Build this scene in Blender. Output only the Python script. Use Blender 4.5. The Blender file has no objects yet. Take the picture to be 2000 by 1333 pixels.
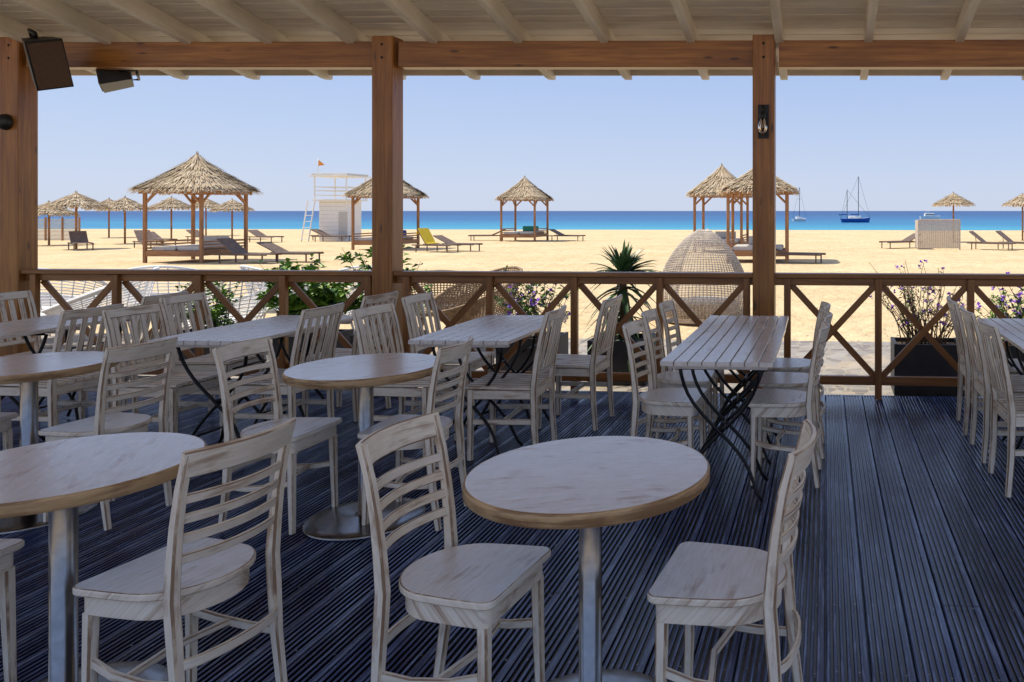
import bpy, math, random
from mathutils import Vector, Matrix
random.seed(7)
R=random.random
def rr(a,b): return a+(b-a)*random.random()
scene=bpy.context.scene

# ---------------------------------------------------------------- materials
def new_mat(name):
    m=bpy.data.materials.new(name); m.use_nodes=True
    nt=m.node_tree; b=nt.nodes["Principled BSDF"]
    return m,nt,b
def N(nt,t,**k):
    n=nt.nodes.new(t)
    for a,v in k.items(): setattr(n,a,v)
    return n
def ramp(nt,fac,stops):
    r=N(nt,'ShaderNodeValToRGB'); e=r.color_ramp.elements
    e[0].position=stops[0][0]; e[0].color=(*stops[0][1],1)
    e[1].position=stops[-1][0]; e[1].color=(*stops[-1][1],1)
    for p,c in stops[1:-1]:
        x=e.new(p); x.color=(*c,1)
    nt.links.new(fac,r.inputs[0]); return r.outputs[0]
def mix(nt,fac,a,b,mode='MIX'):
    m=N(nt,'ShaderNodeMix',data_type='RGBA',blend_type=mode)
    for s,v in ((m.inputs[0],fac),(m.inputs[6],a),(m.inputs[7],b)):
        if hasattr(v,'links'): nt.links.new(v,s)
        elif isinstance(v,(int,float)): s.default_value=v
        else: s.default_value=(*v,1)
    return m.outputs[2]
def noise(nt,vec,scale,detail=4,rough=.55,dist=0):
    n=N(nt,'ShaderNodeTexNoise'); n.inputs['Scale'].default_value=scale
    n.inputs['Detail'].default_value=detail; n.inputs['Roughness'].default_value=rough
    n.inputs['Distortion'].default_value=dist
    nt.links.new(vec,n.inputs['Vector']); return n.outputs['Fac']
def mapping(nt,vec,scale=(1,1,1),rnd=False):
    m=N(nt,'ShaderNodeMapping'); m.inputs['Scale'].default_value=scale
    nt.links.new(vec,m.inputs['Vector'])
    if rnd:
        oi=N(nt,'ShaderNodeObjectInfo'); mu=N(nt,'ShaderNodeMath',operation='MULTIPLY'); mu.inputs[1].default_value=37.
        nt.links.new(oi.outputs['Random'],mu.inputs[0])
        cx=N(nt,'ShaderNodeCombineXYZ')
        for i in range(3): nt.links.new(mu.outputs[0],cx.inputs[i])
        nt.links.new(cx.outputs[0],m.inputs['Location'])
    return m.outputs[0]
def bump(nt,b,h,strength,dist=.01):
    n=N(nt,'ShaderNodeBump'); n.inputs['Strength'].default_value=strength; n.inputs['Distance'].default_value=dist
    nt.links.new(h,n.inputs['Height']); nt.links.new(n.outputs[0],b.inputs['Normal'])
def simple(name,c,rough=.5,metal=0,var=.15,sc=8,spec=.5,bmp=0):
    m,nt,b=new_mat(name); tc=N(nt,'ShaderNodeTexCoord')
    f=noise(nt,tc.outputs['Object'],sc)
    c2=tuple(x*(1-var) for x in c); c3=tuple(min(1,x*(1+var)) for x in c)
    nt.links.new(ramp(nt,f,[(.3,c2),(.7,c3)]),b.inputs['Base Color'])
    b.inputs['Roughness'].default_value=rough; b.inputs['Metallic'].default_value=metal
    b.inputs['Specular IOR Level'].default_value=spec
    if bmp: bump(nt,b,f,bmp)
    return m
def mix_f(nt,val,a,b_,mx=1):
    k=N(nt,'ShaderNodeMapRange'); k.inputs[1].default_value=a; k.inputs[2].default_value=b_
    k.inputs[3].default_value=0; k.inputs[4].default_value=mx
    nt.links.new(val,k.inputs[0]); return k.outputs[0]
def wood(name,dark,light,rough=.5,knots=True,lat=38,rnd=True,bs=.25):
    m,nt,b=new_mat(name); uv=N(nt,'ShaderNodeTexCoord').outputs['UV']
    g=noise(nt,mapping(nt,uv,(1.6,lat,1),rnd),1.0,6,.6,.6)
    big=noise(nt,mapping(nt,uv,(.9,3,1),rnd),1.5,3)
    c=ramp(nt,g,[(.32,dark),(.68,light)])
    c=mix(nt,mix_f(nt,big,.35,.7,.6),c,tuple(x*.6 for x in dark))
    if knots:
        v=N(nt,'ShaderNodeTexVoronoi'); v.inputs['Scale'].default_value=1.
        nt.links.new(mapping(nt,uv,(2.3,9,1),rnd),v.inputs['Vector'])
        k=N(nt,'ShaderNodeMapRange'); k.inputs[1].default_value=.05; k.inputs[2].default_value=.13
        k.inputs[3].default_value=.85; k.inputs[4].default_value=0
        nt.links.new(v.outputs['Distance'],k.inputs[0])
        c=mix(nt,k.outputs[0],c,tuple(x*.2 for x in dark))
    nt.links.new(c,b.inputs['Base Color']); b.inputs['Roughness'].default_value=rough
    bump(nt,b,g,bs,.003); return m
def distressed(name,white,brown,rough=.42,amt=.5,lat=28,len_=3.,big=3,spec=.5,mx=.8,mott=.35):
    m,nt,b=new_mat(name); uv=N(nt,'ShaderNodeTexCoord').outputs['UV']
    a=noise(nt,mapping(nt,uv,(len_,lat,1),True),1.,7,.7,.5)
    c=noise(nt,mapping(nt,uv,(big,big*1.8,1),True),1.6,4,.6)
    fine=noise(nt,mapping(nt,uv,(9,90,1),True),1.,5,.7)
    mot=noise(nt,mapping(nt,uv,(14,26,1),True),1.,6,.75)
    mu=N(nt,'ShaderNodeMath',operation='MULTIPLY_ADD'); mu.inputs[1].default_value=.45
    nt.links.new(c,mu.inputs[0])
    m2=N(nt,'ShaderNodeMath',operation='MULTIPLY'); m2.inputs[1].default_value=.55
    nt.links.new(a,m2.inputs[0]); nt.links.new(m2.outputs[0],mu.inputs[2])
    wc=mix(nt,mix_f(nt,fine,.35,.65),tuple(x*y for x,y in zip(white,(.86,.82,.76))),white)
    wc=mix(nt,mix_f(nt,mot,.45,.7,mott),wc,tuple(x*.5+y*.5 for x,y in zip(white,brown)))
    f=mix_f(nt,mu.outputs[0],amt,amt+.09,mx)
    col=mix(nt,f,wc,brown)
    nt.links.new(col,b.inputs['Base Color'])
    rg=N(nt,'ShaderNodeMapRange'); rg.inputs[3].default_value=rough-.08; rg.inputs[4].default_value=rough+.15; nt.links.new(mot,rg.inputs[0])
    nt.links.new(rg.outputs[0],b.inputs['Roughness'])
    b.inputs['Specular IOR Level'].default_value=spec
    bump(nt,b,mix(nt,.5,a,mot),.4,.003); return m

M={}
M['post']=wood('varnished_timber',(.24,.082,.013),(.50,.215,.042),.34)
M['rail']=wood('railing_timber',(.22,.080,.016),(.44,.19,.048),.38)
M['cream']=wood('cream_painted_timber',(.77,.69,.56),(.89,.82,.70),.6,False,30,True,.1)
M['ceil']=wood('cream_ceiling_boards',(.80,.72,.60),(.90,.84,.73),.6,False,18,True,.1)
M['chair']=distressed('whitewashed_wood',(.92,.84,.71),(.34,.19,.09),.36,.525,28,3.,3,.5,.75,.3)
M['chairedge']=distressed('whitewashed_wood_worn_edge',(.72,.59,.43),(.20,.10,.045),.42,.42,20,6.)
M['seat']=distressed('whitewashed_seat',(.92,.90,.88),(.40,.24,.14),.2,.55,18,2.5,2.4,.9,.7,.3)
M['ttop']=distressed('worn_table_top',(.86,.84,.84),(.42,.23,.13),.15,.55,26,5,3,1.,.75,.45)
M['tedge']=distressed('worn_table_edge',(.60,.41,.22),(.20,.10,.04),.45,.46,40)
M['slatt']=distressed('whitewashed_slats',(.84,.79,.75),(.34,.19,.10),.16,.56,30,3,3,.9,.7,.3)
M['steel']=simple('brushed_steel',(.26,.26,.27),.22,1,.15,30)
M['black']=simple('black_metal',(.012,.012,.013),.4,.4)
M['speaker']=simple('black_plastic',(.013,.013,.014),.45)
M['grille']=simple('speaker_grille',(.10,.055,.035),.6,.2,.3,200)
M['gwood']=wood('beach_hut_timber',(.26,.12,.05),(.50,.26,.12),.7,False,20)
M['white']=simple('white_paint',(.80,.78,.74),.5,0,.04)
M['whitewire']=simple('white_wicker',(.78,.76,.73),.5,0,.06)
M['beige']=simple('beige_woven_panel',(.52,.44,.36),.8,0,.2,20)
M['wicker']=simple('grey_brown_wicker',(.46,.38,.30),.65,0,.35,25)
M['wickerd']=simple('brown_wicker',(.30,.19,.10),.65,0,.35,25)
M['loung']=simple('dark_lounger_fabric',(.15,.10,.075),.8,0,.3)
M['rig']=simple('dark_rigging',(.05,.05,.06),.6)
M['cush']=simple('grey_cushion',(.52,.50,.46),.9,0,.1)
M['yellow']=simple('yellow_towel',(.75,.52,.03),.9,0,.1)
M['blue']=simple('blue_towel',(.02,.07,.3),.9,0,.1)
M['green']=simple('green_towel',(.04,.25,.15),.9,0,.1)
M['planter']=simple('dark_planter',(.03,.03,.033),.6,0,.2)
M['soil']=simple('soil',(.06,.04,.025),.95,0,.4,40)
M['leafb']=simple('bright_leaf',(.20,.38,.035),.5,0,.5,9)
M['leafd']=simple('dark_leaf',(.06,.14,.03),.5,0,.5,9)
M['agave']=simple('agave_leaf',(.06,.12,.045),.4,0,.4,6)
M['twig']=simple('twig',(.14,.08,.04),.8,0,.3,20)
M['flower']=simple('purple_flower',(.28,.10,.62),.7,0,.3,20)
M['hull']=simple('blue_hull',(.02,.08,.35),.35)
M['flag']=simple('flag_orange',(.8,.3,.05),.8)
M['brass']=simple('brass',(.55,.35,.12),.3,1)
M['gap']=simple('dark_gap',(.006,.006,.008),.9)
# glass
m,nt,b=new_mat('bulb_glass'); b.inputs['Base Color'].default_value=(1,.85,.65,1); b.inputs['Transmission Weight'].default_value=1
b.inputs['Roughness'].default_value=.03; M['glass']=m
# thatch
m,nt,b=new_mat('thatch'); uv=N(nt,'ShaderNodeTexCoord').outputs['UV']
g=noise(nt,mapping(nt,uv,(1,1,1),True),3.7,3)
nt.links.new(ramp(nt,g,[(.3,(.28,.19,.10)),(.5,(.54,.42,.27)),(.72,(.74,.62,.45))]),b.inputs['Base Color'])
b.inputs['Roughness'].default_value=.9; b.inputs['Specular IOR Level'].default_value=.15; M['thatch']=m
# decking
m,nt,b=new_mat('ribbed_decking'); tc=N(nt,'ShaderNodeTexCoord')
sx=N(nt,'ShaderNodeSeparateXYZ'); nt.links.new(tc.outputs['Object'],sx.inputs[0])
dv=N(nt,'ShaderNodeMath',operation='DIVIDE'); dv.inputs[1].default_value=.148; nt.links.new(sx.outputs[0],dv.inputs[0])
fl=N(nt,'ShaderNodeMath',operation='FLOOR'); nt.links.new(dv.outputs[0],fl.inputs[0])
wn=N(nt,'ShaderNodeTexWhiteNoise',noise_dimensions='1D'); nt.links.new(fl.outputs[0],wn.inputs['W'])
big=noise(nt,mapping(nt,tc.outputs['Object'],(1.2,.8,1)),1.6,4)
fine=noise(nt,mapping(nt,tc.outputs['Object'],(60,3,1)),1.,5,.6)
c=ramp(nt,wn.outputs['Value'],[(0,(.020,.042,.150)),(1,(.050,.088,.255))])
c=mix(nt,mix_f(nt,big,.35,.7,.7),c,(.009,.016,.058))
c=mix(nt,mix_f(nt,fine,.50,.66,.65),c,(.24,.33,.60))  # pale scratch streaks, doubling as blue sky sheen painted into the colour
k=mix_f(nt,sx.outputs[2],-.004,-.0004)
c=mix(nt,k,(.002,.0025,.005),c)  # groove shade put into the colour: near-black below the ridge tops
nt.links.new(c,b.inputs['Base Color'])
rg=N(nt,'ShaderNodeMapRange'); rg.inputs[3].default_value=.10; rg.inputs[4].default_value=.38; nt.links.new(big,rg.inputs[0])
nt.links.new(rg.outputs[0],b.inputs['Roughness']); b.inputs['Specular IOR Level'].default_value=.8; bump(nt,b,fine,.3,.002); M['deck']=m
# sand
m,nt,b=new_mat('sand'); tc=N(nt,'ShaderNodeTexCoord'); o=tc.outputs['Object']
a=noise(nt,o,.35,5,.6); f2=noise(nt,o,2.6,5,.65); f3=noise(nt,mapping(nt,o,(.12,.9,1)),1.,4)
c=ramp(nt,a,[(.3,(.67,.49,.265)),(.7,(.78,.60,.355))])
c=mix(nt,mix_f(nt,f2,.47,.72,.5),c,(.46,.32,.17))
c=mix(nt,mix_f(nt,f3,.5,.75,.35),c,(.82,.66,.42))
nt.links.new(c,b.inputs['Base Color']); b.inputs['Roughness'].default_value=.95; b.inputs['Specular IOR Level'].default_value=.1
bump(nt,b,f2,1,.2); M['sand']=m
# cobble path
m,nt,b=new_mat('stone_paving'); o=N(nt,'ShaderNodeTexCoord').outputs['Object']
v=N(nt,'ShaderNodeTexVoronoi',feature='DISTANCE_TO_EDGE'); v.inputs['Scale'].default_value=7.5; nt.links.new(o,v.inputs['Vector'])
v2=N(nt,'ShaderNodeTexVoronoi'); v2.inputs['Scale'].default_value=7.5; nt.links.new(o,v2.inputs['Vector'])
bw=N(nt,'ShaderNodeRGBToBW'); nt.links.new(v2.outputs['Color'],bw.inputs[0])
c=ramp(nt,bw.outputs[0],[(.2,(.20,.18,.16)),(.8,(.36,.33,.29))])
c=mix(nt,mix_f(nt,v.outputs['Distance'],.0,.06,1),(.42,.34,.24),c)
s=noise(nt,o,.9,4); c=mix(nt,mix_f(nt,s,.56,.72,.8),c,(.58,.44,.27))
nt.links.new(c,b.inputs['Base Color']); b.inputs['Roughness'].default_value=.85; bump(nt,b,v.outputs['Distance'],.5,.02); M['path']=m
# sea
m,nt,b=new_mat('sea_water'); o=N(nt,'ShaderNodeTexCoord').outputs['Object']
sx=N(nt,'ShaderNodeSeparateXYZ'); nt.links.new(o,sx.inputs[0])
wob=noise(nt,mapping(nt,o,(.004,.012,1)),1.,4)
k=mix_f(nt,sx.outputs[1],150,1500,1)
pw=N(nt,'ShaderNodeMath',operation='POWER'); pw.inputs[1].default_value=.5; nt.links.new(k,pw.inputs[0])
ad=N(nt,'ShaderNodeMath',operation='MULTIPLY_ADD'); ad.inputs[1].default_value=.35; nt.links.new(wob,ad.inputs[0]); nt.links.new(pw.outputs[0],ad.inputs[2])
c=ramp(nt,ad.outputs[0],[(.15,(.09,.42,.46)),(.38,(.025,.24,.38)),(.62,(.014,.12,.28)),(.95,(.012,.07,.20))])
nt.links.new(c,b.inputs['Base Color']); b.inputs['Roughness'].default_value=.35; b.inputs['Specular IOR Level'].default_value=.10
w=noise(nt,mapping(nt,o,(.12,.4,1)),1.,5); bump(nt,b,w,.8,.8); M['sea']=m

# ---------------------------------------------------------------- mesh builder
class MB:
    def __init__(s):
        s.v=[];s.f=[];s.m=[];s.uv=[];s.sm=[];s.mats=[];s.M=Matrix.Identity(4)
    def mi(s,name):
        if name not in s.mats: s.mats.append(name)
        return s.mats.index(name)
    def add(s,vs,fs,mat,uvs=None,smooth=False,mats=None):
        o=len(s.v); s.v+=[s.M@Vector(p) for p in vs]; k=s.mi(mat); ru,rv=R()*9,R()*9
        for i,f in enumerate(fs):
            s.f.append([o+j for j in f]); s.m.append(s.mi(mats[i]) if mats else k); s.sm.append(smooth)
            if uvs: s.uv.append([(a+ru,b+rv) for a,b in uvs[i]])
            else: s.uv.append([(vs[j][0]+vs[j][2]*.3+ru,vs[j][1]+vs[j][2]+rv) for j in f])
    def sweep(s,pts,w,h,mat,up=(0,0,1),ch=.16,smooth=False):
        pts=[Vector(p) for p in pts]; n=len(pts)
        W=w if isinstance(w,(list,tuple)) else [w]*n; H=h if isinstance(h,(list,tuple)) else [h]*n
        vs=[];L=0;Ls=[]
        for i,p in enumerate(pts):
            t=(pts[min(i+1,n-1)]-pts[max(i-1,0)]).normalized(); u=Vector(up)
            if abs(t.dot(u))>.98: u=Vector((0,1,0))
            sd=t.cross(u).normalized(); uu=sd.cross(t)
            a,b=W[i]/2,H[i]/2; c=min(a,b)*2*ch
            pr=[(a,-b+c),(a,b-c),(a-c,b),(-a+c,b),(-a,b-c),(-a,-b+c),(-a+c,-b),(a-c,-b)]
            vs+=[tuple(p+sd*x+uu*y) for x,y in pr]
            if i: L+=(p-pts[i-1]).length
            Ls.append(L)
        per=[0]; 
        for j in range(8):
            A=Vector(vs[j]);B=Vector(vs[(j+1)%8]); per.append(per[-1]+(A-B).length)
        fs=[];uv=[];ms=[]
        for i in range(n-1):
            for j in range(8):
                k=(j+1)%8
                fs.append([i*8+j,i*8+k,(i+1)*8+k,(i+1)*8+j])
                ms.append('chairedge' if (mat=='chair' and j%2) else mat)
                uv.append([(Ls[i],per[j]),(Ls[i],per[j+1]),(Ls[i+1],per[j+1]),(Ls[i+1],per[j])])
        fs.append(list(range(7,-1,-1))); uv.append([(0,.01*j) for j in range(8)])
        fs.append([(n-1)*8+j for j in range(8)]); uv.append([(L,.01*j) for j in range(8)]); ms+=[mat,mat]
        s.add(vs,fs,mat,uv,smooth,ms)
    def box(s,c,d,mat,ch=.0):
        x,y,z=c;a,b,e=d[0]/2,d[1]/2,d[2]/2
        if d[0]>=d[1] and d[0]>=d[2]: s.sweep([(x-a,y,z),(x+a,y,z)],d[1],d[2],mat,ch=ch or .05)
        elif d[1]>=d[2]: s.sweep([(x,y-b,z),(x,y+b,z)],d[0],d[2],mat,ch=ch or .05)
        else: s.sweep([(x,y,z-e),(x,y,z+e)],d[0],d[1],mat,up=(0,1,0),ch=ch or .05)
    def tube(s,pts,r,mat,n=8,closed=False,smooth=True):
        pts=[Vector(p) for p in pts]; m_=len(pts)
        RR=r if isinstance(r,(list,tuple)) else [r]*m_
        vs=[];pu=None
        for i,p in enumerate(pts):
            if closed: t=(pts[(i+1)%m_]-pts[i-1]).normalized()
            else: t=(pts[min(i+1,m_-1)]-pts[max(i-1,0)]).normalized()
            u=Vector((0,0,1)) if abs(t.z)<.9 else Vector((0,1,0))
            if pu is not None and (pu-t*pu.dot(t)).length>.1: u=pu-t*pu.dot(t)
            sd=t.cross(u).normalized(); uu=sd.cross(t).normalized(); pu=uu
            for j in range(n):
                a=2*math.pi*j/n; vs.append(tuple(p+(sd*math.cos(a)+uu*math.sin(a))*RR[i]))
        fs=[]
        for i in range(m_ if closed else m_-1):
            i2=(i+1)%m_
            for j in range(n):
                k=(j+1)%n; fs.append([i*n+j,i*n+k,i2*n+k,i2*n+j])
        if not closed:
            fs.append(list(range(n-1,-1,-1))); fs.append([(m_-1)*n+j for j in range(n)])
        s.add(vs,fs,mat,None,smooth)
    def lathe(s,prof,c,mat,n=48,smooth=False):
        vs=[];fs=[];uv=[]
        for r,z in prof:
            for j in range(n):
                a=2*math.pi*j/n; vs.append((c[0]+r*math.cos(a),c[1]+r*math.sin(a),c[2]+z))
        for i in range(len(prof)-1):
            for j in range(n):
                k=(j+1)%n; fs.append([i*n+j,i*n+k,(i+1)*n+k,(i+1)*n+j])
                rr_=max(prof[i][0],.05); a=j/n*6.283*rr_; b=(j+1)/n*6.283*rr_
                uv.append([(a,prof[i][1]),(b,prof[i][1]),(b,prof[i+1][1]),(a,prof[i+1][1])])
        s.add(vs,fs,mat,uv,smooth)
    def disc(s,c,r,mat,n=64,flip=False):
        vs=[(c[0]+r*math.cos(2*math.pi*j/n),c[1]+r*math.sin(2*math.pi*j/n),c[2]) for j in range(n)]
        f=list(range(n)); 
        if flip: f.reverse()
        s.add(vs,[f],mat,[[(vs[j][0],vs[j][1]) for j in f]])
    def slab(s,poly,z0,z1,mat,b=.004,smat=None):
        n=len(poly); cx=sum(p[0] for p in poly)/n; cy=sum(p[1] for p in poly)/n
        def ins(d,z): 
            o=[]
            for x,y in poly:
                l=math.hypot(x-cx,y-cy); k=(l-d)/l; o.append((cx+(x-cx)*k,cy+(y-cy)*k,z))
            return o
        rings=[ins(b,z0),ins(0,z0+b),ins(0,z1-b),ins(b*.4,z1-b*.3),ins(b*1.2,z1)]
        vs=sum(rings,[]); fs=[];ms=[]
        for i in range(4):
            for j in range(n):
                k=(j+1)%n; fs.append([i*n+j,i*n+k,(i+1)*n+k,(i+1)*n+j]); ms.append('chairedge' if i==3 else (smat or mat))
        s.add(vs,fs,smat or mat,None,False,ms)
        s.add(rings[4],[list(range(n))],mat,[[(p[0],p[1]) for p in rings[4]]])
        s.add(rings[0],[list(range(n))[::-1]],mat,[[(p[0],p[1]) for p in rings[0][::-1]]])
    def mesh(s,name):
        me=bpy.data.meshes.new(name); me.from_pydata([tuple(p) for p in s.v],[],s.f)
        for k in s.mats: me.materials.append(M[k])
        me.polygons.foreach_set('material_index',s.m); me.polygons.foreach_set('use_smooth',s.sm)
        u=me.uv_layers.new(name='UVMap'); flat=[]
        for f in s.uv:
            for a in f: flat+=[a[0],a[1]]
        u.data.foreach_set('uv',flat); me.validate(); me.update(); return me
def place(me,name,loc=(0,0,0),rot=0,parent=None,sc=1):
    o=bpy.data.objects.new(name,me); o.location=loc; o.rotation_euler=(0,0,rot)
    o.scale=(sc,sc,sc) if isinstance(sc,(int,float)) else sc
    scene.collection.objects.link(o)
    if parent: o.parent=parent
    return o
def empty(name):
    o=bpy.data.objects.new(name,None); scene.collection.objects.link(o); return o
def lerp(a,b,t): return a+(b-a)*t
def interp(pts,t):
    for (a,b),(c,d) in zip(pts,pts[1:]):
        if t<=c: return lerp(b,d,(t-a)/(c-a))
    return pts[-1][1]

# ---------------------------------------------------------------- ground, path, sea
mb=MB()
ys=[-300,-20,5,8,12,20,30,40,55,66,70,80,110]; zs=[-.15]*10+[-.2,-1.5,-4]
vs=[];fs=[]
for y,z in zip(ys,zs): vs+=[(-900,y,z),(900,y,z)]
for i in range(len(ys)-1): fs.append([2*i,2*i+1,2*i+3,2*i+2])
mb.add(vs,fs,'sand'); place(mb.mesh('sand_ground'),'sand_beach_ground')
mb=MB(); mb.add([(-40,6.6,-.146),(30,6.6,-.146),(30,10.1,-.146),(-40,10.1,-.146)],[[0,1,2,3]],'path'); place(mb.mesh('path'),'stone_path')
mb=MB(); mb.add([(-9000,80,-3),(9000,80,-3),(9000,12000,-3),(-9000,12000,-3)],[[0,1,2,3]],'sea'); place(mb.mesh('sea'),'sea_water')

# ---------------------------------------------------------------- deck
mb=MB(); prof=[]
U0=-10.36; nb=112; P=.148
for i in range(nb):
    x0=U0+i*P
    prof+=[(x0+.0005,-.03),(x0+.001,-.003),(x0+.003,0)]
    NR=6; w=(P-.012)/NR
    for k in range(NR):
        a=x0+.003+k*w
        prof+=[(a+w*.06,-.0012),(a+w*.16,0.0005),(a+w*.40,0.0005),(a+w*.50,-.0012)]
        if k<NR-1: prof+=[(a+w*.58,-.009),(a+w*.98,-.009)]
    prof+=[(x0+P-.007,-.0005),(x0+P-.005,-.003),(x0+P-.0045,-.03)]
vs=[];fs=[]
Y=[-2.5,6.52]
for x,z in prof: vs+=[(x,Y[0],z),(x,Y[1],z)]
for i in range(len(prof)-1): fs.append([2*i,2*i+2,2*i+3,2*i+1])
mb.add(vs,fs,'deck')
mb.box((U0+nb*P/2,6.54,-.07),(nb*P,.03,.13),'deck')
for j in range(14):
    yj=.35+j*.45
    for i in range(nb):
        for q in (.035,.112):
            x=U0+i*P+q+rr(-.003,.003); y=yj+rr(-.01,.01)
            mb.add([(x+.004*math.cos(a*1.047),y+.004*math.sin(a*1.047),.0009) for a in range(6)],[list(range(6))],'steel')
for i in range(nb):   # butt joints between board lengths
    y=.35+.45*random.choice([2,4,6,8,10,12])+.02; x=U0+i*P
    mb.add([(x+.002,y,.0008),(x+P-.006,y,.0008),(x+P-.006,y+.004,.0008),(x+.002,y+.004,.0008)],[[0,1,2,3]],'gap')
place(mb.mesh('wooden_deck'),'wooden_deck')

# ---------------------------------------------------------------- pavilion
pav=empty('terrace_pavilion')
posts=[-13.6,-10.3,-7.0,-3.68,-.5,2.75,6.0]
RB=-.5; TILT=.0115
mb=MB()
for u in posts: mb.sweep([(u,6.45,0),(u,6.45,2.92-TILT*u)],.178,.178,'post',up=(0,1,0),ch=.04)
for u in posts:
    for dz in (2.74,2.85):
        mb.M=Matrix.Translation((u,6.362,dz-TILT*u))@Matrix.Rotation(math.radians(90),4,'X')
        mb.lathe([(.001,.006),(.009,.005),(.012,.0),(.012,-.004)],(0,0,0),'black',12,True)
mb.M=Matrix.Identity(4)
place(mb.mesh('posts'),'posts',parent=pav)
mb=MB()
for a,b in zip(posts,posts[1:]):
    mb.sweep([(a+.09,6.465,2.775),(b-.09,6.465,2.775)],.13,.215,'post',ch=.04)
place(mb.mesh('beam'),'eaves_beam',parent=pav).rotation_euler=(0,TILT,0)
def zr(v): return 2.875-.223*(v-6.36)
mb=MB()
for k in range(-19,9):
    u=.31+.72*k
    mb.sweep([(u,7.24,zr(7.24)+.06),(u,7.15,zr(7.15)+.07),(u,RB,zr(RB)+.07)],.066,[.09,.14,.14],'cream',ch=.05)
place(mb.mesh('rafters'),'rafters',parent=pav).rotation_euler=(0,TILT,0)
mb=MB(); v=7.12; sl=math.atan(.223)
while v>RB:
    mb.sweep([(-13.8,v,zr(v)+.155),(6.5,v,zr(v)+.155)],.117,.024,'ceil',up=(0,math.sin(sl),math.cos(sl)),ch=.34); v-=.1185
place(mb.mesh('ceiling_boards'),'ceiling_boards',parent=pav).rotation_euler=(0,TILT,0)
mb=MB(); mb.sweep([(-13.8,7.19,zr(7.17)+.11),(6.5,7.19,zr(7.17)+.11)],.022,.15,'cream')
mb.add([(-13.9,7.25,zr(7.25)+.2),(6.6,7.25,zr(7.25)+.2),(6.6,RB-.1,zr(RB-.1)+.2),(-13.9,RB-.1,zr(RB-.1)+.2)],[[0,1,2,3]],'thatch')
place(mb.mesh('roof_covering'),'roof_covering',parent=pav).rotation_euler=(0,TILT,0)

# ---------------------------------------------------------------- railing
mb=MB()
VR=6.44
for a,b in zip(posts[1:],posts[2:]):
    mb.sweep([(a+.091,VR,.985),(b-.091,VR,.985)],.125,.036,'rail',ch=.1)
    mb.sweep([(a+.091,VR,.935),(b-.091,VR,.935)],.04,.06,'rail',ch=.1)
    mb.sweep([(a+.091,VR,.14),(b-.091,VR,.14)],.045,.07,'rail',ch=.1)
    xs=[lerp(a+.19,b-.14,i/4) for i in range(5)]
    for x in xs:
        mb.sweep([(x,VR-.028,.0),(x,VR-.028,.962)],.055,.05,'rail',up=(0,1,0),ch=.08)
    for p,q in zip(xs,xs[1:]):
        p+=.03;q-=.03
        mb.sweep([(p,VR-.012,.175),(q,VR-.012,.905)],.022,.05,'rail',ch=.08)
        mb.sweep([(p,VR+.014,.905),(q,VR+.014,.175)],.022,.05,'rail',ch=.08)
place(mb.mesh('wooden_railing'),'wooden_railing')

# ---------------------------------------------------------------- chairs
def ladder_chair():
    mb=MB()
    poly=[]
    def arc(cx,cy,r,a0,a1,n):
        return [(cx+r*math.cos(math.radians(lerp(a0,a1,i/n))),cy+r*math.sin(math.radians(lerp(a0,a1,i/n)))) for i in range(n+1)]
    poly+=arc(.165,.16,.035,-5,90,6)+arc(-.165,.16,.035,90,185,6)
    poly+=[(-.196,.05)]
    poly+=[(.19*math.cos(math.radians(a)),-.02+.185*math.sin(math.radians(a))) for a in range(185,356,9)]
    poly+=[(.196,.05)]
    mb.slab(poly,.437,.46,'seat',.005,'chair')
    ap=[(x*.9,y*.9-.002) for x,y in poly]; mb.slab(ap,.378,.437,'chair',.002)
    back=[(0,-.228),(.2,-.198),(.45,-.178),(.62,-.192),(.76,-.218),(.87,-.248)]
    def yb(z): return interp(back,z)
    for s in (-1,1):
        pts=[];w=[];h=[]
        for z,w_,h_ in ((0,.026,.028),(.2,.03,.034),(.36,.033,.04),(.45,.033,.04),(.56,.031,.036),(.66,.03,.032),(.76,.028,.029),(.862,.026,.024)):
            pts.append((s*(.168+.012*z),yb(z),z)); w.append(w_);h.append(h_)
        mb.sweep(pts,w,h,'chair',up=(0,1,0),ch=.2)
        mb.sweep([(s*.16,.152,.378),(s*.163,.155,.2),(s*.166,.16,0)],[.036,.032,.026],[.036,.032,.026],'chair',up=(0,1,0),ch=.18)
        mb.sweep([(s*.160,.15,.235),(s*.172,.05,.215),(s*.175,-.08,.205),(s*.168,-.19,.21)],.016,.028,'chair',ch=.25)
    def rail(z,hh,th,sag,ext):
        pts=[];n=12
        for i in range(n+1):
            t=-1+2*i/n; x=t*(.168+.012*z+ext)
            pts.append((x,yb(z)-sag*(1-t*t)+(.0),z))
        mb.sweep(pts,th,hh,'chair',up=(0,-.28,1),ch=.2)
    rail(.832,.078,.02,.042,.010)
    for z in (.56,.617,.674,.731): rail(z,.028,.012,.042,0)
    pts=[(.168*math.cos(math.radians(a)),-.19-.0+.05*math.sin(math.radians(a)),.27) for a in range(180,361,15)]
    mb.sweep(pts,.014,.03,'chair',ch=.2)
    mb.sweep([(-.17,.0,.213),(0,.03,.213),(.17,.0,.213)],.022,.02,'chair',ch=.2)
    return mb.mesh('ladder_back_chair')
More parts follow.
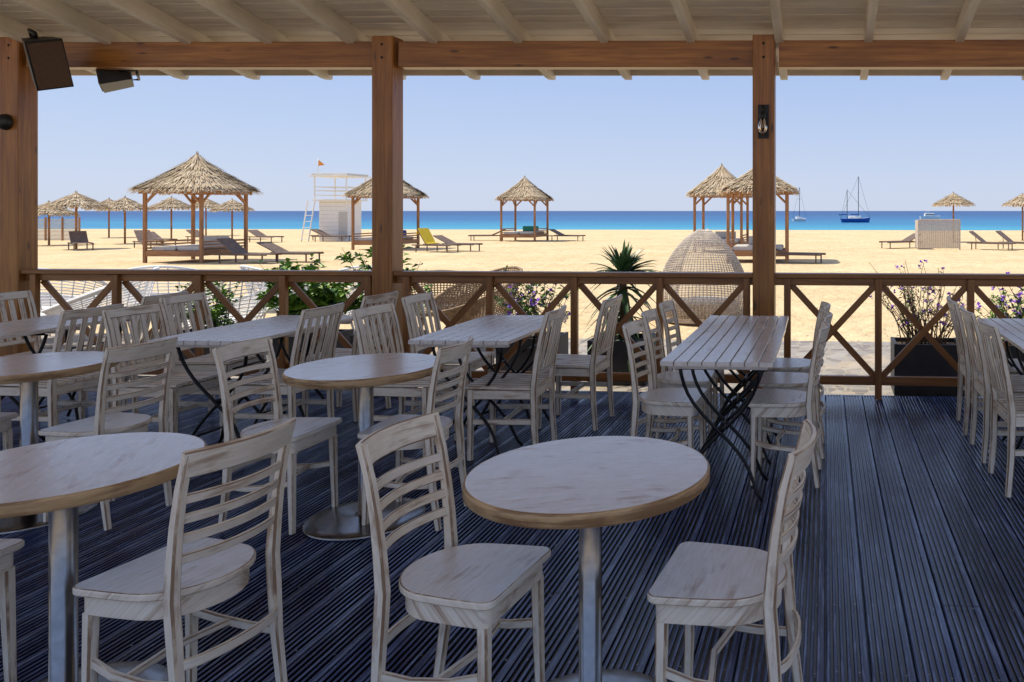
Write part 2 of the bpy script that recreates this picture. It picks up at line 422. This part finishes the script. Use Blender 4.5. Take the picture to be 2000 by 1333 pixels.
def slat_chair():
    mb=MB()
    back=[(0,-.215),(.2,-.20),(.44,-.195),(.6,-.215),(.76,-.245),(.9,-.285)]
    def yb(z): return interp(back,z)
    for s in (-1,1):
        mb.sweep([(s*.19,yb(z),z) for z in (0,.2,.44,.6,.76,.885)],[.032,.036,.038,.036,.033,.03],[.03,.035,.038,.034,.03,.026],'chair',up=(0,1,0),ch=.18)
        mb.sweep([(s*.185,.185,.425),(s*.187,.19,0)],[.038,.03],[.038,.03],'chair',up=(0,1,0),ch=.15)
        mb.sweep([(s*.187,.17,.23),(s*.19,-.19,.23)],.018,.032,'chair')
        mb.sweep([(s*.187,.168,.395),(s*.19,-.18,.395)],.02,.055,'chair')
    mb.sweep([(-.18,.187,.395),(.18,.187,.395)],.02,.055,'chair')
    mb.sweep([(-.18,-.197,.395),(.18,-.197,.395)],.02,.055,'chair')
    mb.sweep([(-.185,.0,.225),(.185,.0,.225)],.018,.028,'chair')
    for i in range(7):
        x=-.174+i*.058
        mb.sweep([(x,.215,.44),(x,-.185,.432)],.05,.018,'chair',ch=.15)
    def rail(z,hh,th,sag):
        mb.sweep([(lerp(-.2,.2,i/8),yb(z)-sag*(1-(i/4-1)**2),z) for i in range(9)],th,hh,'chair',up=(0,-.25,1),ch=.2)
    rail(.865,.06,.02,.025); rail(.52,.035,.018,.015)
    for i in range(5):
        x=-.132+i*.066
        q=1-(x/.2)**2
        mb.sweep([(x,yb(.52)-.015*q,.525),(x,yb(.7)-.03*q,.7),(x,yb(.85)-.025*q,.85)],.034,.012,'chair',up=(0,1,0),ch=.2)
    return mb.mesh('slat_back_chair')
LC=ladder_chair(); SC=slat_chair()
def chair(me,u,v,fx,fy):
    lad=me is LC
    place(me,'ladder_back_chair' if lad else 'slat_back_chair',(u,v,.0011),math.atan2(-fx,fy),sc=(.93,.92,.99) if lad else 1)
for c in [(-1.05,2.275,1,-.13),(-.30,2.31,-1,.09),(-1.91,2.235,-1,.18),(-2.73,2.20,1,0),
          (-3.58,3.72,-1,.12),(-2.63,3.71,1,-.03),(-2.04,3.79,-1,-.02),(-4.37,3.69,1,0),
          (-.88,4.5,1,-.05),(-.90,5.03,1,.03),(-.89,5.52,1,-.02),(-.25,4.5,-1,.04),(-.23,5.0,-1,0),(-.24,5.5,-1,-.05)]:
    chair(LC,*c)
for c in [(1.17,4.46,1,.03),(1.16,5.02,1,0),(1.16,5.6,1,-.04),
          (-1.97,4.87,-1,-.06),(-1.79,5.56,-1,.03),(-2.62,4.9,1,-.05),(-2.7,5.62,1,0),
          (-3.50,4.9,-1,0),(-3.56,5.68,-1,.05),(-4.15,4.79,1,-.06),(-4.4,5.5,1,.03),
          (-4.93,4.76,-1,.02),(-5.15,5.55,-1,-.04),(-5.85,5.53,1,0),(-5.8,4.8,1,0),(1.95,4.6,-1,0),(1.95,5.3,-1,0)]:
    chair(SC,*c)

# ---------------------------------------------------------------- tables
def round_table():
    mb=MB(); r=.35
    mb.lathe([(r-.006,.711),(r,.717),(r,.743)],(0,0,0),'tedge',96,True)
    mb.lathe([(r,.743),(r-.003,.749),(r-.007,.75)],(0,0,0),'tedge',96,True)
    mb.disc((0,0,.75),r-.007,'ttop',96); mb.disc((0,0,.711),r-.006,'tedge',96,True)
    mb.lathe([(.12,.71),(.12,.703),(.04,.695)],(0,0,0),'black',32)
    mb.lathe([(.034,.70),(.034,.03),(.05,.026)],(0,0,0),'steel',32,True)
    mb.lathe([(.05,.027),(.10,.022),(.20,.016),(.262,.012),(.27,.008),(.27,0.001)],(0,0,0),'steel',72,True)
    return mb.mesh('round_table')
RT=round_table()
for u,v,a in ((-.69,2.29,.3),(-2.277,2.23,2.0),(-2.25,3.75,4.1),(-3.95,3.69,1.2)): place(RT,'round_pedestal_table',(u,v,.0011),a)
def rect_table(w,l):
    mb=MB(); z=.737
    n=8; g=.006; sw=(w-(n-1)*g)/n
    for i in range(n):
        x=-w/2+sw/2+i*(sw+g); mb.sweep([(x,-l/2,z),(x,l/2,z)],sw,.024,'slatt',ch=.12)
    for y in (-l/2+.07,l/2-.07): mb.sweep([(-w/2+.03,y,.712),(w/2-.03,y,.712)],.05,.022,'slatt')
    for sy in (-1,1):
        for sx in (-1,1):
            pts=[]
            for i in range(15):
                t=i/14; zz=.70*(1-t)
                k=.20-.40*t+ .05*math.sin(2*math.pi*t)
                yy=.16-.05*math.sin(math.pi*t)
                if t>.9: k-=.03*(t-.9)*10
                pts.append((sx*k+.007*sx,sy*yy+.012*sx,max(zz,.012)))
            mb.tube(pts,.0095,'black',8)
        mb.tube([(-.2,sy*.16,.70),(.2,sy*.16,.70)],.009,'black',6)
    mb.tube([(0,-.115,.36),(0,.115,.36)],.009,'black',6)
    mb.tube([(.12,-.14,.56),(.12,.14,.56)],.006,'black',6); mb.tube([(-.14,-.14,.14),(-.14,.14,.14)],.006,'black',6)
    return mb.mesh('slatted_table')
TA=rect_table(.57,.583); TB=rect_table(.6,.56)
for u,v,me in [(-.548,4.25,TA),(-.545,4.84,TA),(-.55,5.43,TA),(-2.15,4.79,TB),(-2.16,5.358,TB),(-3.67,4.68,TB),(-3.66,5.248,TB),
               (-5.3,4.7,TB),(-5.3,5.268,TB),(1.37,4.22,TA),(1.37,4.81,TA),(1.37,5.4,TA)]:
    place(me,'slatted_wooden_table',(u,v,.0011),rr(-.012,.012))

# ---------------------------------------------------------------- speakers, lamps
def speaker(name,loc,rot,s):
    mb=MB()
    w,h,d=.20,.34,.20
    f=[(-w/2,-d/2,-h/2),(w/2,-d/2,-h/2),(w/2,-d/2,h/2),(-w/2,-d/2,h/2)]
    k=[(-w*.32,d/2,-h*.42),(w*.32,d/2,-h*.42),(w*.32,d/2,h*.42),(-w*.32,d/2,h*.42)]
    mb.add(f+k,[[0,1,2,3],[1,5,6,2],[5,4,7,6],[4,0,3,7],[3,2,6,7],[4,5,1,0]],'speaker')
    mb.box((0,-d/2-.006,0),(w*.9,.012,h*.92),'grille',.1)
    mb.tube([(0,.05,h*.42),(0,.05,h*.54),(0,d*.7,h*.54)],.014,'black'); mb.tube([(0,.05,-h*.42),(0,.05,-h*.5),(0,d*.7,-h*.5),(0,d*.7,h*.54)],.010,'black')
    o=place(mb.mesh(name),name,loc,0,sc=s); o.rotation_euler=rot; return o
speaker('wall_speaker',(-6.42,6.12,2.74),(math.radians(20),math.radians(-16),math.radians(58)),1.2)
speaker('wall_speaker',(-6.36,6.72,2.72),(math.radians(60),math.radians(80),math.radians(10)),1.1)
def wall_lamp(u,z):
    mb=MB()
    mb.M=Matrix.Translation((u,6.355,z))
    mb.sweep([(0,-.006,-.13),(0,-.006,.14)],.085,.014,'black',up=(0,1,0))
    mb.tube([(0,-.01,.10),(0,-.05,.13),(0,-.085,.11),(0,-.09,.07)],.008,'black')
    mb.lathe([(.012,.075),(.022,.06),(.024,.03),(.020,.02)],(0,-.09,0),'black',20,True)
    mb.lathe([(.016,.02),(.022,.0),(.036,-.035),(.038,-.055),(.028,-.085),(.008,-.098),(.001,-.099)],(0,-.09,0),'glass',24,True)
    mb.tube([(0,-.09,.01),(.006,-.09,-.03),(0,-.09,-.06),(-.006,-.09,-.03),(0,-.09,.01)],.0015,'brass',5)
    for a in range(4):
        q=a*math.pi/2+.78; mb.tube([(.026*math.cos(q),-.09+.026*math.sin(q),.02),(.05*math.cos(q),-.09+.05*math.sin(q),-.04),(.03*math.cos(q),-.09+.03*math.sin(q),-.115)],.002,'black',5)
    place(mb.mesh('wall_lamp'),'wall_lantern')
wall_lamp(-.5,2.22)
mb=MB(); mb.M=Matrix.Translation((-7.02,6.355,2.27))@Matrix.Rotation(math.radians(90),4,'X')
mb.lathe([(.001,.06),(.05,.055),(.065,.03),(.07,.0)],(0,0,0),'speaker',24,True); place(mb.mesh('junction'),'round_wall_fitting')

# ---------------------------------------------------------------- thatch
def thatch(mb,Rr,zt,ze,square,n,ln=.35,concave=.82):
    def pt(t,a,off=0):
        q=(abs(math.cos(a))**square+abs(math.sin(a))**square)**(-1/square) if square else 1
        r=(.03+(Rr-.03)*t)*q+off*.6
        return Vector((r*math.cos(a),r*math.sin(a),zt-(zt-ze)*t**concave+off))
    nn=32; rows=8; vs=[];fs=[];uv=[]
    for i in range(rows+1):
        for j in range(nn): vs.append(tuple(pt(i/rows,2*math.pi*j/nn)))
    for i in range(rows):
        for j in range(nn):
            k=(j+1)%nn; fs.append([i*nn+j,(i+1)*nn+j,(i+1)*nn+k,i*nn+k]); a=R()*5; uv.append([(a,a)]*4)
    vs.append((0,0,ze+.08)); c=len(vs)-1
    for j in range(nn): fs.append([rows*nn+j,c,rows*nn+(j+1)%nn]); uv.append([(1,1)]*3)
    mb.add(vs,fs,'thatch',uv)
    for i in range(n):
        t=math.sqrt(R())*.97
        if i%4==0: t=rr(.86,.98)
        if i%4==1: t=random.choice([.3,.5,.7,.85])+rr(-.02,.03)
        a=R()*2*math.pi; L=ln*rr(.6,1.2)/ (Rr*1.25)
        p0=pt(max(t-L*.5,0.01),a,.015); p1=pt(t+L*.5,a+rr(-.04,.04),rr(.02,.07))
        if t+L*.5>1: p1=pt(1,a+rr(-.03,.03),rr(0,.03)); p1+=Vector((math.cos(a)*.05,math.sin(a)*.05,-rr(.02,.14)))
        d=Vector((-math.sin(a),math.cos(a),0))*rr(.012,.028)
        u=R()*7; 
        mb.add([tuple(p0-d),tuple(p0+d),tuple(p1+d*.6),tuple(p1-d*.6)],[[0,1,2,3]],'thatch',[[(u,u)]*4])
    for i in range(40):
        a=R()*6.28; mb.add([(.05*math.cos(a),.05*math.sin(a),zt-.12),(.05*math.cos(a+.6),.05*math.sin(a+.6),zt-.12),(.04*math.cos(a+rr(-1,1))*R(),.04*math.sin(a),zt+rr(.02,.14))],[[0,1,2]],'thatch',[[(R()*5,0)]*3])
def hut(zt,towel,s=.93,ze=2.05,Rf=1.27):
    mb=MB(); z0=-.15
    for x in (-s,s):
        for y in (-s,s):
            mb.sweep([(x,y,z0),(x,y,ze+.12)],.10,.10,'gwood',up=(0,1,0))
            mb.sweep([(x,y,ze-.32),(x-math.copysign(.38,x),y,ze+.05)],.05,.07,'gwood'); mb.sweep([(x,y,ze-.32),(x,y-math.copysign(.38,y),ze+.05)],.05,.07,'gwood')
    for q in (-s,s):
        mb.sweep([(-s-.2,q,ze+.06),(s+.2,q,ze+.06)],.07,.12,'gwood'); mb.sweep([(q,-s-.2,ze+.17),(q,s+.2,ze+.17)],.07,.10,'gwood')
        mb.sweep([(-s,q,.15),(s,q,.15)],.05,.18,'gwood'); mb.sweep([(q,-s,.17),(q,s,.17)],.05,.18,'gwood')
    for i in range(12):
        x=lerp(-s+.08,s-.08,i/11); mb.sweep([(x,-s+.02,.235),(x,s-.02,.235)],.13,.025,'gwood')
    for sx in (-1,1):
        mb.sweep([(sx*s*.45,-s+.12,.31),(sx*s*.45,s-.15,.31)],.78,.12,'cush',ch=.3)
    for i in range(3):
        z=.32+i*.10
        mb.sweep([(-s+.02,-s+.06,z),(-s+.02,s-.06,z)],.02,.05,'gwood'); mb.sweep([(s-.02,-s+.06,z),(s-.02,s-.06,z)],.02,.05,'gwood')
    mb.sweep([(-s*.4,s-.25,.5),(s*.5,s-.2,.5)],.18,.3,towel,ch=.3)
    thatch(mb,Rf,zt,ze+.1,6,2800)
    return mb.mesh('thatched_beach_hut')
H0=hut(3.36,'cush',.95,2.05,1.42);H1=hut(3.34,'cush'); H2=hut(3.34,'blue',.93,2.05,1.36); H3=hut(3.34,'green'); H4=hut(3.0,'cush')
for me,u,v in ((H0,-20.6,24.75),(H2,-19.0,33.2),(H3,-16.5,42.6),(H1,-4.2,31.9),(H4,-2.2,26)):
    place(me,'thatched_beach_hut',(u,v,0),rr(-.04,.04))
mb=MB(); thatch(mb,1.1,.62,0.02,0,1100,.3,.95)
mb.tube([(0,0,.5),(0,0,-1.95)],.045,'gwood')
for a in range(8): mb.tube([(0,0,.35),(.9*math.cos(a*.785),.9*math.sin(a*.785),.06)],.015,'gwood',5)
UM=mb.mesh('thatched_beach_umbrella')
for u,v,z in ((-32.4,32.3,1.66),(-35.3,37.8,1.55),(-36.3,41.8,1.62),(-34.4,43.9,1.52),(-37.2,35.7,1.3),(6.7,42.3,1.8),(10.9,44.9,1.8),(-44,46,1.6),(-41,50,1.7)):
    place(UM,'thatched_beach_umbrella',(u,v,z),R()*3)

# loungers
def lounger(back,tw=None):
    mb=MB()
    for s in (-1,1):
        mb.sweep([(s*.3,-.95,.28),(s*.3,.95,.28)],.04,.05,'loung')
        for y in (-.8,.75): mb.sweep([(s*.3,y,-.0),(s*.3,y,.27)],.04,.04,'loung',up=(0,1,0))
    mb.sweep([(0,-.95,.31),(0,.28,.31)],.58,.03,'loung')
    a=math.radians(back); e=(0,.28+.75*math.cos(a),.31+.75*math.sin(a))
    mb.sweep([(0,.28,.31),e],.58,.035,'loung'); mb.tube([(0.2,.7,.28),(0.2,e[1]*.85,e[2]*.8)],.015,'loung',5)
    if tw:
        n=Vector((0,-math.sin(a),math.cos(a)))*.04
        mb.sweep([(0,.10,.345),(0,.3,.36),tuple(Vector(e)+n),tuple(Vector(e)+Vector((0,.05,-.2)))],.56,.025,tw)
    return mb.mesh('sun_lounger')
L1=lounger(38);L2=lounger(55,'yellow');L3=lounger(25)
for me,u,v,a in ((L1,-31.5,31.6,.9),(L1,-30.0,33.3,1.0),(L3,-31.9,36,1.2),(L1,-18.2,23.9,1.45),(L3,-17.3,24.6,1.5),(L3,-26.5,41.0,1.5),(L3,-27.7,42.6,1.5),(L2,-15.6,30.9,1.3),(L3,-15.1,31.7,1.4),
                 (L3,-14.2,42.8,1.4),(L3,-18.7,42.8,-1.4),(L3,-29.5,40,1.3),(L3,-33,40,1.2),
                 (L1,7.0,34.2,1.1),(L1,8.2,34.6,1.0),(L1,9.3,34.3,.9),(L3,3.3,35.4,-1.0),(L3,-1.0,25.2,1.3)):
    place(me,'sun_lounger',(u,v,-.15),a)

# lattice screens
mb=MB()
x0,x1,y=3.95,5.7,34.3
for x in (x0,x1): mb.sweep([(x,y,-.15),(x,y,1.12)],.06,.06,'beige',up=(0,1,0))
for i in range(26): z=-.08+i*.046; mb.sweep([(x0,y,z),(x1,y,z)],.012,.034,'beige')
for i in range(20): x=lerp(x0,x1,i/19); mb.sweep([(x,y-.014,-.1),(x,y-.014,1.1)],.03,.01,'beige',up=(0,1,0))
mb.sweep([(x0,y,1.12),(x1,y,1.12)],.06,.05,'beige')
mb.sweep([(x0,y,0.5),(x0,y+1.2,.5)],.01,1.2,'beige')
place(mb.mesh('screen'),'woven_windbreak_screen')
mb=MB()
for i in range(16): mb.sweep([(-44.2,41.3,-.1+i*.075),(-41.2,41.3,-.1+i*.075)],.02,.05,'cush')
for x in (-44.2,-43.2,-42.2,-41.2): mb.sweep([(x,41.26,-.15),(x,41.26,1.15)],.08,.08,'gwood',up=(0,1,0))
place(mb.mesh('fence'),'slatted_wooden_fence')

# lifeguard tower
mb=MB(); mb.M=Matrix.Translation((-26.9,42.4,0))
mb.box((0,0,.95),(1.5,1.5,2.2),'white',.01)
for i in range(10): mb.box((0,-.756,-.02+i*.22),(1.52,.012,.012),'cush')
mb.box((.62,-.76,.7),(.5,.02,1.5),'cush',.02)
mb.box((0,0,2.09),(1.95,1.95,.09),'white')
for x in (-.9,.9):
    for y in (-.9,.9): mb.sweep([(x,y,2.1),(x,y,3.35)],.06,.06,'white',up=(0,1,0))
for q in (-.9,.9):
    for z in (2.35,2.6,2.8): mb.sweep([(-.9,q,z),(.9,q,z)],.03,.05,'white'); mb.sweep([(q,-.9,z+.003),(q,.9,z+.003)],.03,.05,'white')
mb.box((0,0,3.4),(2.2,2.2,.07),'white'); mb.box((0,0,3.49),(2.0,2.0,.1),'cream')
mb.tube([(-.7,-.9,3.4),(-.7,-.9,4.35)],.02,'white'); mb.add([(-.7,-.9,4.3),(-.7,-.9,3.95),(-.35,-.85,4.0)],[[0,1,2]],'flag')
for x in (-1.25,-.85): mb.sweep([(x,-1.5,-.15),(x,-.95,2.1)],.04,.08,'white')
for i in range(7): t=i/7+.05; mb.sweep([(-1.25,lerp(-1.5,-.95,t),lerp(-.15,2.1,t)),(-.85,lerp(-1.5,-.95,t),lerp(-.15,2.1,t))],.08,.03,'white')
place(mb.mesh('lifeguard_tower'),'lifeguard_tower')

# boats
def hull(mb,L,B,H,mat):
    st=[(-.5,.75,.9),(-.3,.95,.88),(0,1,.86),(.25,.8,.93),(.4,.45,1.02),(.5,.03,1.12)]
    vs=[];
    for x,b_,h_ in st: vs+=[(x*L,-b_*B/2,h_*H),(x*L*.93,-b_*B*.3,0),(x*L*.93,b_*B*.3,0),(x*L,b_*B/2,h_*H)]
    fs=[]
    for i in range(5):
        for j in range(3): fs.append([i*4+j,i*4+j+1,(i+1)*4+j+1,(i+1)*4+j])
    mb.add(vs,fs+[[0,1,2,3]],mat); mb.add(vs,[[i*4+3,i*4,(i+1)*4,(i+1)*4+3] for i in range(5)],'white')
def sail(name,loc,L,hm,masts,rot,scale=1):
    mb=MB(); hull(mb,L,L*.3,L*.15,hm)
    mb.box((-.02*L,0,L*.18),(L*.4,L*.16,L*.08),'white',.2)
    for x,h in masts:
        mb.tube([(x*L,0,L*.1),(x*L,0,h)],.13,'rig',6); mb.tube([(x*L,0,h),(.5*L,0,L*.14)],.04,'rig',4); mb.tube([(x*L,0,h),(-.5*L,0,L*.12)],.04,'rig',4)
        mb.sweep([(x*L,0,L*.27),(x*L-.28*L,0,L*.25)],.3,.35,'blue' if hm=='hull' else 'white'); mb.tube([(x*L,-1.2,h*.65),(x*L,1.2,h*.65)],.05,'rig',4)
    place(mb.mesh(name),name,loc,rot)
sail('sailing_boat',(11.3,305,-3),11.5,'hull',[(.1,17.6),(-.28,12.5)],.15)
sail('sailing_boat',(-11.3,340,-3),7.5,'white',[(0,14.6)],.7)
mb=MB(); hull(mb,10,3.2,2.0,'white'); mb.box((-.5,0,2.6),(4.5,2.4,1.3),'white',.15); mb.box((-.4,0,2.8),(4.3,2.45,.5),'rig',.1); mb.box((-1,0,3.7),(2.4,2,.12),'white'); mb.tube([(-1,0,3.2),(-1,0,5.1)],.06,'white')
for x in (-2,0): mb.tube([(x,-.8,3.2),(x,-.8,3.7)],.05,'white')
place(mb.mesh('motor_boat'),'motor_boat',(50.0,385,-3),.1)

# ---------------------------------------------------------------- wicker furniture
def egg():
    mb=MB(); H=1.38; W=.69
    def pt(a,t):
        z=.02+t*(H-.02)
        r=W*(math.sin(math.pi*min(1,(.36+.64*t)))**.62) if t<.97 else W*(math.sin(math.pi*.98)**.62)*(1-t)/.03+.01
        if t<.22: r*=.90+.10*(t/.22)
        return (r*math.cos(a),r*math.sin(a),z)
    A0=math.radians(135); A1=math.radians(405)
    rows=56
    for i in range(rows):
        t=i/(rows-1)*.985
        mb.tube([pt(lerp(A0,A1,j/60),t) for j in range(61)],.007,'wicker',4)
    for j in range(61): 
        a=lerp(A0,A1,j/60); mb.tube([pt(a,t/24*.985) for t in range(25)],.007 if 0<j<60 else .022,'wicker',5)
    mb.lathe([(.5,.0),(.62,.03),(.62,.10)],(0,0,0),'wicker',40)
    mb.lathe([(.01,.30),(.5,.30),(.56,.26),(.56,.12),(.5,.1)],(0,0,0),'cush',40,True)
    return mb.mesh('wicker_egg_chair')
place(egg(),'wicker_egg_chair',(-1.85,11.9,-.14))
def tub(mat,dense):
    mb=MB()
    def pt(a,t):
        hh=.42+.40*(.5+.5*math.cos(a-1.5*math.pi))
        r=lerp(.30,.46,t**.7)
        return (r*math.cos(a)*1.05,r*math.sin(a),lerp(.30,hh,t))
    n=dense
    for i in range(15 if dense<60 else 20):
        t=i/(14 if dense<60 else 19)
        mb.tube([pt(2*math.pi*j/36,t) for j in range(36)],.016 if t==1 else .0065,mat,5,True)
    for j in range(n): 
        a=2*math.pi*j/n; mb.tube([pt(a,q/6) for q in range(7)],.006,mat,4)
    mb.lathe([(.001,.36),(.27,.36),(.31,.33),(.30,.29),(.001,.28)],(0,0,0),'cush' if dense>59 else 'whitewire',30,True)
    for q in range(4):
        a=q*math.pi/2+.78; mb.tube([(.25*math.cos(a),.25*math.sin(a),.29),(.33*math.cos(a),.33*math.sin(a),0)],.012,mat,6)
    return mb.mesh('wicker_tub_chair')
T1=tub('whitewire',28); T2=tub('wickerd',84)
for u,v,a in ((-8.65,9.97,.4),(-7.1,10.07,-.6),(-8.66,8.97,2.2),(-6.95,8.7,1.3),(-9.9,9.6,.2),(-10.4,8.4,2),(-6.1,9.3,2.6)):
    place(T1,'white_wicker_armchair',(u,v,-.142),a,sc=1.15)
place(T2,'brown_wicker_armchair',(-4.2,9.26,-.142),2.4,sc=1.15)
place(T2,'brown_wicker_armchair',(-5.0,10.0,-.142),.4,sc=1.1)
mb=MB(); mb.lathe([(.001,.42),(.38,.42),(.40,.41),(.40,.38),(.36,.37)],(0,0,0),'white',40,True); mb.lathe([(.03,.37),(.03,.02),(.22,.015),(.22,0)],(0,0,0),'white',24,True)
LT=mb.mesh('low_table')
for u,v in ((-7.9,9.3),(-9.6,8.8)): place(LT,'round_coffee_table',(u,v,-.142))

# ---------------------------------------------------------------- plants
def leaf(mb,p,d,L,W,mat,droop=.3):
    d=Vector(d).normalized(); s=d.cross(Vector((0,0,1)))
    if s.length<.1: s=Vector((1,0,0))
    s.normalize(); a=rr(-.8,.8); s=(s*math.cos(a)+d.cross(s)*math.sin(a))
    p=Vector(p); m_=p+d*L*.5; e=p+d*L+Vector((0,0,-droop*L))
    mb.add([tuple(p),tuple(m_+s*W/2),tuple(e),tuple(m_-s*W/2)],[[0,1,2,3]],mat)
def planter(mb,w,d,h):
    for s in (-1,1):
        mb.box((s*(w/2-.015),0,h/2),(.03,d,h),'planter'); mb.box((0,s*(d/2-.017),h/2-.001),(w-.062,.03,h-.004),'planter')
    mb.box((0,0,h-.06),(w-.07,d-.07,.04),'soil')
def shrub(w,h,n,lm,L,W,flowers=0,stems=16,ph=.42,pw=.58,fs=.026):
    mb=MB(); planter(mb,pw,.42,ph)
    ends=[]
    for i in range(stems):
        a=R()*6.28; q=rr(.2,1); x=w*.5*q*math.cos(a); y=w*.3*q*math.sin(a); H=h*rr(.6,1)
        pts=[(x*.3+rr(-.1,.1),y*.3,ph-.05)]; 
        for k in range(1,7): t=k/6; pts.append((lerp(pts[0][0],x,t**1.4)+rr(-.015,.015),lerp(pts[0][1],y,t**1.4)+rr(-.015,.015),lerp(ph-.05,H,t)))
        mb.tube(pts,[.006*(1-.7*k/6) for k in range(7)],'twig',4); ends.append(pts)
        for b_ in range(3):
            k=random.randint(2,5); p=Vector(pts[k]); dd=Vector((rr(-1,1),rr(-1,1),rr(.3,1))).normalized()*rr(.08,.2)
            q2=p+dd; mb.tube([tuple(p),tuple(p+dd*.5+Vector((0,0,.01))),tuple(q2)],[.003,.002,.0015],'twig',3); ends.append([tuple(p.lerp(q2,t/6)) for t in range(7)])
    for i in range(n):
        pts=random.choice(ends); k=rr(1.0,6); i0=min(int(k),5); p=Vector(pts[i0]).lerp(Vector(pts[i0+1]),k-i0)
        leaf(mb,p,(rr(-1,1),rr(-1,1),rr(-.3,.9)),L*rr(.6,1.3),W*rr(.7,1.2),random.choice(lm))
    for i in range(flowers):
        p=Vector(random.choice(ends)[6])+Vector((rr(-.04,.04),rr(-.04,.04),rr(-.08,.02)))
        for k in range(7): leaf(mb,p,(rr(-1,1),rr(-1,1),rr(-.5,1)),fs,fs*.8,'flower',0)
    return mb.mesh('potted_shrub')
G=-.142
for args,u,v in (((1.25,1.22,3200,['leafb','leafb','leafb','leafd'],.085,.05,0,38),-5.2,7.75),
                 ((1.1,1.34,2200,['leafb','leafb','leafd'],.09,.045,0,30),-4.4,7.75),
                 ((.95,1.05,1000,['leafd','leafb','leafd'],.06,.028,90,34,.42,.58,.03),-2.9,7.7),
                 ((1.1,1.2,700,['leafd','leafd','twig'],.06,.015,60,44,.46,.62,.028),.92,7.35),
                 ((1.2,1.10,1400,['leafd','leafb'],.07,.02,150,38,.42,.58,.034),1.85,7.6),
                 ((.9,.95,1100,['leafd','leafb'],.07,.03,0,22),-6.35,7.8)):
    place(shrub(*args),'potted_shrub',(u,v,G))
mb=MB(); planter(mb,.56,.5,.42)
mb.tube([(0,0,.35),(.02,0,.6),(0,0,.98)],[.05,.045,.04],'twig')
for i in range(170):
    a=R()*6.28; el=rr(-.6,1.35) ; z=1.0 if el>.2 else rr(.40,.98); L=rr(.36,.50)*(1 if el>.0 else .9)
    d=Vector((math.cos(a)*math.cos(el),math.sin(a)*math.cos(el),math.sin(el))); s=d.cross(Vector((0,0,1))).normalized()
    p=Vector((0,0,z)); vs=[];fs=[]
    for k in range(7):
        t=k/6; q=p+d*L*t+Vector((0,0,-.16*t*t*(.4+math.cos(el)))); w=.028*(1-t)**.7*(.6+1.2*min(t*3,1)*.4)+.001
        vs+=[tuple(q-s*w+Vector((0,0,w*.5))),tuple(q),tuple(q+s*w+Vector((0,0,w*.5)))]
        if k: o=3*(k-1); fs+=[[o,o+1,o+4,o+3],[o+1,o+2,o+5,o+4]]
    mb.add(vs,fs,'agave')
place(mb.mesh('potted_agave'),'potted_agave',(-1.98,7.65,G))

# ---------------------------------------------------------------- sky, sun, camera
EL=math.radians(60); ts=Vector((-math.cos(EL),math.cos(EL)*.06,math.sin(EL))).normalized()
w=bpy.data.worlds.new('World'); scene.world=w; w.use_nodes=True; nt=w.node_tree
sky=nt.nodes.new('ShaderNodeTexSky'); sky.sky_type='NISHITA'; sky.sun_disc=False
sky.sun_elevation=EL; sky.sun_rotation=math.atan2(ts.x,ts.y); sky.air_density=1.0; sky.dust_density=.6; sky.ozone_density=2
bg=nt.nodes['Background']; bg.inputs['Strength'].default_value=.12
tc=N(nt,'ShaderNodeTexCoord'); sx=N(nt,'ShaderNodeSeparateXYZ'); nt.links.new(tc.outputs['Generated'],sx.inputs[0])
hz=ramp(nt,sx.outputs[2],[(0,(.63,.71,.90)),(.08,(.54,.65,.90)),(.18,(.43,.57,.89)),(1,(.40,.53,.90))])
sc_=N(nt,'ShaderNodeVectorMath',operation='SCALE'); sc_.inputs['Scale'].default_value=1/.12
nt.links.new(hz,sc_.inputs[0])
nt.links.new(mix(nt,.87,sky.outputs[0],sc_.outputs[0]),bg.inputs[0])
l=bpy.data.lights.new('sun','SUN'); l.energy=5.0; l.angle=math.radians(.5); l.color=(1,.93,.80)
o=bpy.data.objects.new('sun',l); o.rotation_euler=ts.to_track_quat('Z','Y').to_euler(); scene.collection.objects.link(o)
cam=bpy.data.cameras.new('camera'); co=bpy.data.objects.new('camera',cam); scene.collection.objects.link(co)
co.location=(0,0,1.51); co.rotation_euler=(math.radians(90),0,math.radians(3.8))
cam.sensor_width=36; cam.lens=27.9; cam.shift_x=-.255; cam.shift_y=-.1273; cam.clip_end=20000; cam.clip_start=.05
scene.camera=co
scene.view_settings.view_transform='Standard'; scene.view_settings.look='None'; scene.view_settings.exposure=0
